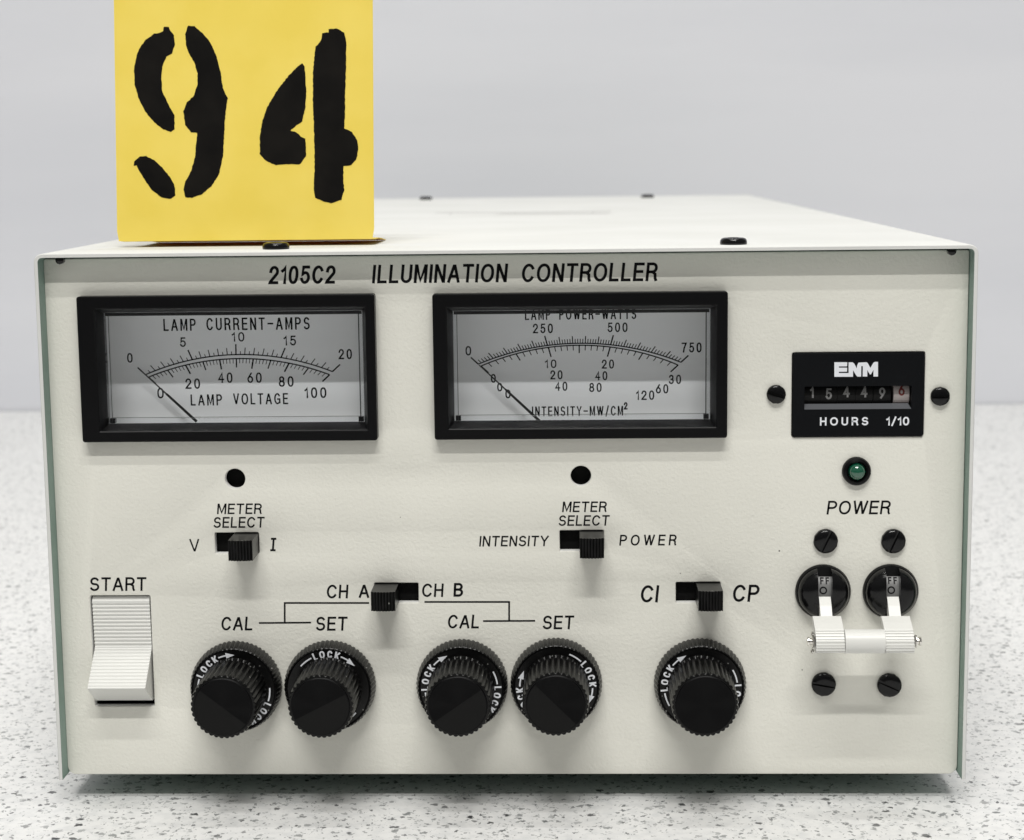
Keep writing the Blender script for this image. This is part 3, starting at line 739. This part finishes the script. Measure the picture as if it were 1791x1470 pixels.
# ---------------------------------------------------------------- knobs
def knob(px, py, ang, wedge, label):
    x, z = at(px, py, PY)
    KN = 60
    V, Fc = closed_lathe([(.0125, -.0002), (.0133, -.0006), (.0133, -.0034), (.0126, -.0062), (.0122, -.0064), (.0118, -.0060), (.0085, -.0058)], 60*5, {1: (KN, .00034), 2: (KN, .00034), 3: (KN, .00026)})
    root = mesh('knob', V, Fc, m_knob, ctl, (x, PY, z), smooth=32, label=label)
    K2 = 36
    V, Fc = closed_lathe([(.0098, -.0050), (.0096, -.0062), (.0095, -.0066), (.0094, -.0218), (.0092, -.0224), (.0087, -.0226)], 36*6, {2: (K2, .0006), 3: (K2, .0006), 4: (K2, .0004)})
    mesh('grip', V, Fc, m_knob, root, smooth=32)
    V, Fc = closed_lathe([(.0084, -.0225), (.0084, -.0229), (.00815, -.0231)], 72)
    cpo = mesh('cap', V, Fc, m_cap, root, smooth=30)
    if wedge is not None:                             # lighter half disc: the cap's reflection painted as colour
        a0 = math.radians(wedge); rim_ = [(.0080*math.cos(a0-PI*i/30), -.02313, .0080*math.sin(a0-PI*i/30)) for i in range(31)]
        mesh('cap_sheen', rim_, [tuple(range(31))], m_cap2, root)
    # LOCK lettering running clockwise round the ring face, twice
    rt = .0105; h = .00225
    for k in (0, 180):
        A0 = math.radians(ang+k); w = .0078
        st = text2d('LOCK', h, .00048, w, .34)
        st = [([(p[0]-w/2, p[1]-h/2) for p in v], f) for v, f in st]
        st.append(ribbon([(-.0045-.0040*i/12, 0) for i in range(13)], .00042, 0, False))
        st.append(ribbon([(.0043+.0024*i/6, 0) for i in range(7)], .00042, 0, False))
        st.append(([(.0066, .00085), (.0066, -.00085), (.0092, 0)], [(0, 1, 2)]))
        def mp(u, v, e):
            t = A0-u/rt; r = rt+v
            return (r*math.cos(t), -.0060-6e-5-e-(r-.0085)*.03, r*math.sin(t))
        print_mesh('lock_lettering', st, mp, m_inkw, root)
for px, py, ang, wdg, lab in ((415.5, 1197, 137, -38, 'first knob, under CAL of channel A'), (579, 1196, 92, 27, 'second knob, under SET of channel A'), (809, 1194, 162, 35, 'third knob, under CAL of channel B'),
                         (973, 1192, 22, -45, 'fourth knob, under SET of channel B'), (1223.5, 1193, 164, None, 'fifth knob, under the CI CP switch')):
    knob(px, py, ang, wdg, lab)

# ---------------------------------------------------------------- breakers
def breaker(px, py, label):
    x, z = at(px, py, PY-.002)
    r = .0079; s = .0020
    # outer collar + two dome halves leaving a vertical slot
    V, Fc = closed_lathe([(r, 0), (r+.0001, -.0008), (r-.0003, -.0016), (.0020, -.0016)], 56)
    root = mesh('circuit_breaker', V, Fc, m_black, ctl, (x, PY, z), smooth=35, label=label)
    for sg in (-1, 1):
        V, Fc = [], []; NU, NV = 10, 22; re = r-.0005
        for i in range(NU+1):
            u = s+(re-s)*(i/NU)**.8; hz_ = math.sqrt(max(re*re-u*u, 1e-9))
            for j in range(NV+1):
                v = hz_*math.sin(PI/2*(-1+2*j/NV)); q = min((u*u+v*v)/(re*re), 1)
                y = -.0017-.0040*math.sqrt(max(1-q**1.6, 0))
                V.append((sg*u, y, v))
        for i in range(NU):
            for j in range(NV): A = i*(NV+1)+j; Fc.append((A, A+1, A+NV+2, A+NV+1))
        b0 = len(V)
        for j in range(NV+1): V.append((sg*s, -.0016, V[j][2]))
        for j in range(NV): Fc.append((j, j+1, b0+j+1, b0+j))
        mesh('bushing_half', V, Fc, m_gloss, root, smooth=45)
    # lever drum seen inside the slot, with its printed OFF mark
    V, Fc = [], []; dr = .0062; dc = (.0022, 0); n_ = 26
    for i in range(n_+1):
        t = math.radians(-75+165*i/n_)
        for xx in (-.0028, .0028): V.append((xx, dc[0]-dr*math.cos(t)*.92, dc[1]+dr*math.sin(t)))
    for i in range(n_): Fc.append((2*i, 2*i+1, 2*i+3, 2*i+2))
    dm = mesh('lever_drum', V, Fc, m_lever, root, smooth=60)
    h = .0018; w = .0026
    GG = GL['F']; GL['F'] = (.44, [([(0, i/8) for i in range(9)], 0), ([(0, 1), (.44, 1)], 0), ([(0, .52), (.38, .52)], 0)])
    st = text2d('FF', h, .00036, w, .25); GL['F'] = GG
    st = [([(p[0]-.0011, p[1]+.0027) for p in v], f) for v, f in st]
    st.append(ribbon([(-.0003+.0009*math.cos(2*PI*i/24), .0010+.0009*math.sin(2*PI*i/24)) for i in range(24)], .0004, 1))
    def mp(u, v, e):
        t = math.asin(max(-.95, min(.95, v/dr))); return (u, dc[0]-(dr*math.cos(t)*.92)-5e-5-e, v)
    print_mesh('off_marking', st, mp, m_ink, dm)
    # lever: narrow stem widening to a curved ribbed paddle
    def zz(py_, Y): return at(px, py_, Y)[1]-z
    pts = [(-.0050, zz(1040, PY-.0050)), (-.0086, zz(1072, PY-.0086))]
    pad = [(-.0092, 1078), (-.0122, 1090), (-.0146, 1101), (-.0160, 1110), (-.0172, 1121), (-.0178, 1132), (-.0178, 1141)]
    path = [(y, zz(q, PY+y)) for y, q in pad]
    f1 = [(-.0048, zz(1044, PY-.0048)), (-.0070, zz(1060, PY-.007)), (-.0094, zz(1082, PY-.0094))]
    stem = [(y, q) for y, q in f1]+[(y+.0028, q-.0014) for y, q in reversed(f1)]
    lv = mesh('lever', *extrude_x(stem, -.0017, .0016), m_white, root)
    # ribbed front
    F_ = []
    for i in range(len(path)-1):
        p, q = Vector(path[i]), Vector(path[i+1]); ribbed = pad[i][1] >= 1101
        if not ribbed: F_.append(tuple(p)); continue
        nn = Vector((-(q-p).y, (q-p).x)).normalized(); nn = -nn if nn.x > 0 else nn
        for k in range(2):
            for u, hg in ((.05, 0), (.55, 0), (.68, -1), (.92, -1)): F_.append(tuple(p+(q-p)*((k+u)/2)+nn*.00024*hg))
    F_.append(path[-1])
    B_ = [(-.0160, path[-1][1]-.0008), (-.0140, path[-1][1]-.0004), (-.0125, path[-1][1]+.0012), (-.0108, path[3][1]), (-.0070, path[0][1]-.0006)]
    prof = F_+B_
    mesh('paddle', *extrude_x(prof, -.0040, .0040), m_white, root)
    return x, z
b1 = breaker(1440.5, 1037, 'left breaker lever, switched down')
b2 = breaker(1559, 1036.5, 'right breaker lever, switched down')
# tie bar between paddles with metal pin ends
ty = PY-.0150; tz = at(1520, 1122, ty)[1]
xA = b1[0]+.0040; xB = b2[0]-.0040
tie = None
V, Fc = closed_lathe([(.0033, -(xB-xA)/2+.0001), (.0034, -(xB-xA)/2+.0002), (.0034, (xB-xA)/2-.0002), (.0033, (xB-xA)/2-.0001)], 40)
tie = mesh('tie_bar', [(y, x, zc) for x, y, zc in V], Fc, m_white, ctl, ((xA+xB)/2, ty, tz), smooth=40, label='white tube joining the two breaker levers')
off = (xA+xB)/2
for side, xx in ((-1, b1[0]-.0040), (1, b2[0]+.0040)):
    V, Fc = closed_lathe([(.0005, -.0001), (.0012, 0), (.0017, .0004), (.0018, .0009), (.0009, .0010), (.0009, .0015), (.0013, .0017), (.0012, .0022), (.0004, .0024)], 20)
    V = [(side*y, x, zc) for x, y, zc in V]
    for dz in ((.0024, -.0026) if side < 0 else ()):
        v2, f2 = closed_lathe([(.0002, 0), (.0006, .0003), (.0007, .0007), (.0003, .0010)], 10)
        V, Fc = merge((V, Fc), ([(side*(y+.0003), x-.0006, zc+dz) for x, y, zc in v2], f2))
    mesh('pin_end', V, Fc, m_chrome, tie, (xx-off, 0, 0), smooth=40)

# ================================================================== yellow numbered card
CY = atz(430, 427, z1)[1]+.004
lift = .0019
zc0 = z1+lift
CY0 = atz(430, 420, zc0)[1]
print('card y', CY, CY0)
LEAN = .006
xL, _ = at(205, 418, CY0); xR, _ = at(654.5, 418, CY0)
HT = .0765
ang = math.atan2(LEAN, .070)
xL2 = at(199, 0, CY0+LEAN)[0]; xR2 = at(652, 0, CY0+LEAN)[0]; zt = at(425, 0, CY0+LEAN)[1]-zc0
card = empty('numbered_card', (0, CY0, z1))
card['label'] = 'upright yellow card stencilled with the number 94, standing on the white instrument'
card['category'] = 'card'
def cpt(u, v, e=0):                                  # u 0..1 across, v metres up the card; e toward viewer
    k = v/zt; xa = xL+(xL2-xL)*k; xb = xR+(xR2-xR)*k
    curl = .0006*math.sin(u*PI)*(.3+v/HT)
    n = Vector((0, -math.cos(ang), math.sin(ang)))
    return Vector((xa+(xb-xa)*u, v*math.sin(ang)+curl, lift+v*math.cos(ang)))+n*e
# sheet with rounded lower corners, bent into a base flap going back
NU, NV = 24, 26; V, Fc = [], []
for j in range(NV+1):
    v = HT*j/NV
    for i in range(NU+1):
        u = i/NU; q = cpt(u, v)
        ins = .0005*max(0, 1-v/.0030)**2
        if i == 0: q.x += ins
        if i == NU: q.x -= ins
        V.append(q)
for j in range(NV):
    for i in range(NU): a = j*(NU+1)+i; Fc.append((a, a+1, a+NU+2, a+NU+1))
front_rows = len(V)
# base flap rows
fl_x0 = at(236, 421, CY0)[0]; fl_x1 = at(657, 420, CY0)[0]
rows = [(.0005, -.0001), (.0014, -.0001), (.010, -.0002), (.02, -.0009), (.030, -.0017)]
prev = 0
for (yy, dz) in rows:
    base = len(V)
    for i in range(NU+1):
        u = i/NU; t = min(yy/.0016, 1)
        xa = xL+.0008+(fl_x0-xL-.0008)*t; xb = xR-.0008+(fl_x1-xR+.0008)*t
        V.append(Vector((xa+(xb-xa)*u, yy, lift+dz)))
    for i in range(NU): Fc.append((prev+i, prev+i+1, base+i+1, base+i))
    prev = base
cs = mesh('card_sheet', V, Fc, m_card, card)
sm = cs.modifiers.new('thickness', 'SOLIDIFY'); sm.thickness = .00022; sm.offset = 0
# stencilled digits traced as ink shapes; each digit stroke is printed on the card
K = 2.5586
def digit(name, polys, lab):
    V, Fc = [], []
    for P in polys:
        Q = []
        for i in range(len(P)):
            p, q = P[i], P[(i+1) % len(P)]; n_ = max(2, int(math.dist(p, q)/9))
            for k in range(n_):
                t = k/n_; jx = random.uniform(-1.3, 1.3); jy = random.uniform(-1.3, 1.3)
                Q.append((p[0]+(q[0]-p[0])*t+jx, p[1]+(q[1]-p[1])*t+jy))
        px = [(x/K, y/K) for x, y in Q]; pts = []
        for X, Y in px:
            # intersect the photo ray with the leaning card plane
            d = ray(X, Y); n = Vector((0, -math.cos(ang), math.sin(ang))); p0 = Vector((0, CY0, z1+lift))
            t = (p0-CAM).dot(n)/d.dot(n); w = CAM+d*t
            v = (w.z-z1-lift)/math.cos(ang); k = v/zt; xa = xL+(xL2-xL)*k; xb = xR+(xR2-xR)*k
            pts.append(cpt((w.x-xa)/(xb-xa), v, .00019))
        from mathutils.geometry import tessellate_polygon
        b0 = len(V); V += pts
        Fc += [tuple(i+b0 for i in t) for t in tessellate_polygon([[Vector((p.x, p.z, 0)) for p in pts]])]
    mesh(name, V, Fc, m_marker, card, label=lab)
nine = [[(733, 122), (755, 122), (762, 138), (778, 158), (781, 200), (770, 240), (745, 255), (728, 290), (722, 330), (724, 405), (740, 440), (760, 480), (780, 515), (781, 580), (765, 592), (730, 580), (690, 548), (650, 500), (622, 445), (603, 380), (600, 320), (606, 270),
         (622, 220), (650, 180), (690, 152), (712, 148), (730, 140)],
        [(840, 115), (868, 118), (905, 148), (940, 190), (965, 245), (985, 320), (998, 400), (1018, 440), (1012, 480), (1006, 540), (1002, 620), (998, 700), (980, 780), (945, 835), (905, 870), (860, 886), (830, 884), (822, 850), (830, 815),
         (855, 765), (872, 705), (878, 640), (882, 596), (855, 594), (828, 560), (820, 500), (835, 460), (868, 428), (882, 380), (884, 330), (870, 285), (848, 245), (832, 205), (827, 155)],
        [(600, 725), (625, 702), (655, 700), (690, 718), (725, 750), (765, 800), (782, 835), (784, 875), (765, 892), (725, 885), (680, 852), (650, 810), (620, 760), (612, 742), (598, 744)]]
four = [[(1352, 285), (1362, 300), (1366, 330), (1370, 420), (1366, 480), (1352, 545), (1310, 575), (1298, 586), (1325, 592), (1345, 612), (1366, 622), (1370, 700), (1340, 738), (1300, 735), (1235, 740), (1190, 722), (1162, 690), (1162, 620), (1172, 550), (1195, 480),
         (1240, 405), (1290, 340), (1330, 300)],
        [(1470, 132), (1505, 128), (1540, 148), (1550, 185), (1548, 300), (1545, 400), (1544, 500), (1540, 575), (1575, 592), (1600, 630), (1604, 670), (1595, 715), (1570, 740), (1538, 745), (1536, 800), (1541, 850), (1528, 895), (1480, 912), (1440, 900), (1410, 885), (1404, 850),
         (1408, 760), (1407, 660), (1404, 560), (1400, 450), (1400, 330), (1406, 260), (1412, 210), (1435, 185), (1442, 150), (1470, 146)]]
digit('stencilled_digit', nine, 'black stencilled 9'); digit('stencilled_digit', four, 'black stencilled 4')
